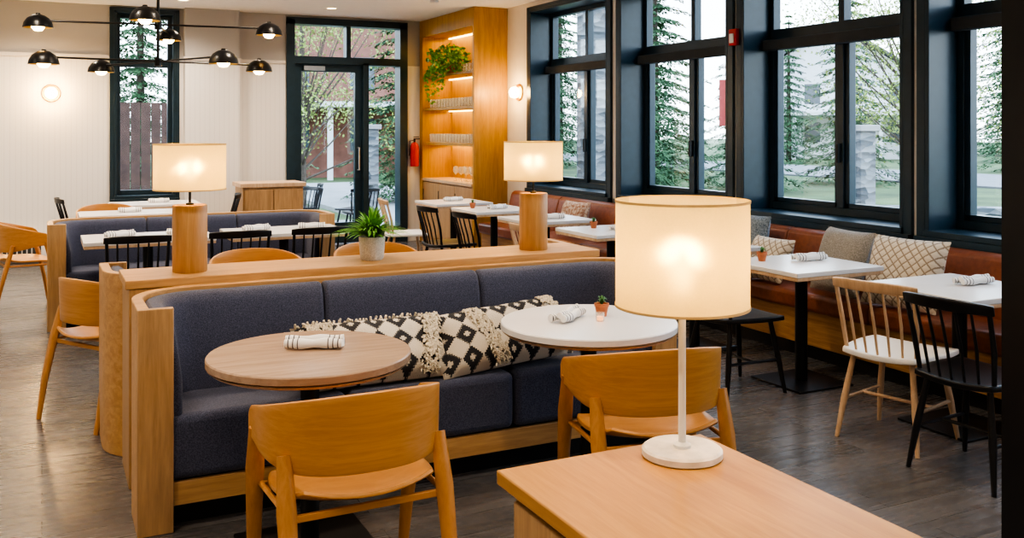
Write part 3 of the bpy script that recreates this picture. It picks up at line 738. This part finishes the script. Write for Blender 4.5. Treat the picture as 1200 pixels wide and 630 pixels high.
for p,s in (((4.75,19.2,-.25),.78),((21.2,12.2,-.25),.75)):
    dup(t2,p,random.uniform(0,6),sc=s)
def house(name,loc,rz,label,wallm,h=5.2):
    r=thing(name,loc,rz,label,'house')
    m=MB().box(-5,5,-4,4,0,h); m.add([(-5,-4,h),(5,-4,h),(5,4,h),(-5,4,h),(0,-4,h+3.0),(0,4,h+3.0)],[(0,1,4),(3,5,2),(0,4,5,3),(1,2,5,4)]); m.obj('house_body',wallm,r)
    m=MB(); m.add([(-5.5,-4.5,h-.2),(0,-4.5,h+3.3),(0,4.5,h+3.3),(-5.5,4.5,h-.2)],[(0,1,2,3)]).add([(5.5,-4.5,h-.2),(0,-4.5,h+3.3),(0,4.5,h+3.3),(5.5,4.5,h-.2)],[(0,1,2,3)]); m.obj('roof',ROOF,r,0,.15)
    m=MB()
    for x in (-3.6,-1.2,1.2,3.6):
        for z in (1.0,3.3): m.box(x-.45,x+.45,-4.04,-3.98,z,z+1.2)
    m.obj('house_windows',DGL,r)
    m=MB().box(-5,5,-6,-4,2.6,2.8)
    for x in (-4.8,-2.4,0,2.4,4.8): m.box(x-.1,x+.1,-5.9,-5.7,0,2.6)
    m.obj('porch',HWH,r)
house('white_house',(45,45.5,-.25),R(-38),'white clapboard house with gabled porch across the road',HWH,4.9)
house('brick_house',(13.0,38,-.25),R(-15),'reddish brown brick house beyond the patio',M('red_brick',(.22,.10,.075),.85,0,.2,3),5.6)
p=thing('stone_pillar',(9.25,8.75,-.16),0,'grey stacked-stone pillar with cap','pillar','stone pillars outside')
MB().box(-.13,.13,-.13,.13,0,1.72).obj('pillar_body',STONE,p,.01); MB().box(-.17,.17,-.17,.17,1.72,1.80).obj('pillar_cap',SIDE,p,.01)
dup(p,(4.98,15.5,-.14))
p=thing('stone_column',(6.9,11.4,-.16),0,'tall grey stacked-stone column outside the window','pillar')
MB().box(-.15,.15,-.15,.15,0,3.6).obj('column_body',STONE,p,.01)
r=thing('low_stone_wall',(11.2,9.3,-.25),R(-38),'low stacked-stone garden wall','garden wall')
MB().box(-1.2,1.2,-.15,.15,0,.75).obj('stone_body',STONE,r,.01)
r=thing('red_hydrant',(11.9,13.2,-.25),0,'red fire hydrant on the verge','hydrant')
MB().lathe([(0,0),(.16,0),(.16,.05),(.11,.06),(.11,.5),(.14,.52),(.13,.6),(.06,.7),(0,.72)],n=20).path([(-.2,0,.4),(.2,0,.4)],.06,12).obj('hydrant_body',RED,r)
r=thing('red_banner_sign',(14.6,17.8,-.25),R(-38),'small plain red banner sign on a post','sign')
MB().box(-.25,.25,-.02,.02,1.9,3.0).obj('sign_panel',BANR,r,.005); MB().box(-.04,.04,.02,.08,0,3.1).obj('post',BLK,r)
for i,(x,y) in enumerate(((4.35,13.95),(4.45,14.65),(3.8,15.2),(3.5,14.2))): dup(bs,(x,y,-.138),R(40*i),'black spindle-back chair out on the patio')
r=thing('wood_fence',(.2,17.9,-.25),0,'weathered dark brown board fence outside the rear window','fence')
m=MB()
for i in range(26): m.box(-2.2+i*.17,-2.2+i*.17+.155,-.015,.015,0,2.3)
m.obj('fence_boards',M('weathered_cedar',(.085,.046,.034),.85,0,.25,6),r)

# ---------------------------------------------------------------- world + sky light
wd=bpy.data.worlds.new('overcast'); S.world=wd; wd.use_nodes=True; nt=wd.node_tree; b=nt.nodes['Background']
tc=N(nt,'ShaderNodeTexCoord'); sp_=N(nt,'ShaderNodeSeparateXYZ'); nt.links.new(tc.outputs['Generated'],sp_.inputs[0])
c=ramp(nt,sp_.outputs[2],[(.0,(.86,.93,1)),(.6,(.60,.77,1.0))]); nt.links.new(c,b.inputs['Color']); b.inputs['Strength'].default_value=5.8
def portal(loc,rot,sx,sy):
    o=light('window_portal','AREA',loc,1,(1,1,1),None,sx,rot,shape='RECTANGLE',size_y=sy)
    o.data.cycles.is_portal=True
for a,b_ in wins: portal((XW+.42,(a+b_)/2,(ZS+ZH)/2),(0,R(90),0),ZH-ZS,b_-a)
portal((3.78,YB+.3,1.5),(R(-90),0,0),1.6,3.1); portal((1.16,YB+.3,1.9),(R(-90),0,0),.8,2.4)

# ---------------------------------------------------------------- camera
cam=bpy.data.cameras.new('camera'); co=bpy.data.objects.new('camera',cam); C.objects.link(co)
co.location=(0,0,1.6); co.rotation_euler=(R(90),0,R(-26.4)); cam.sensor_width=36; cam.lens=1110/1200*36; cam.shift_y=-.1375
cam.clip_start=.05; cam.clip_end=300
S.camera=co
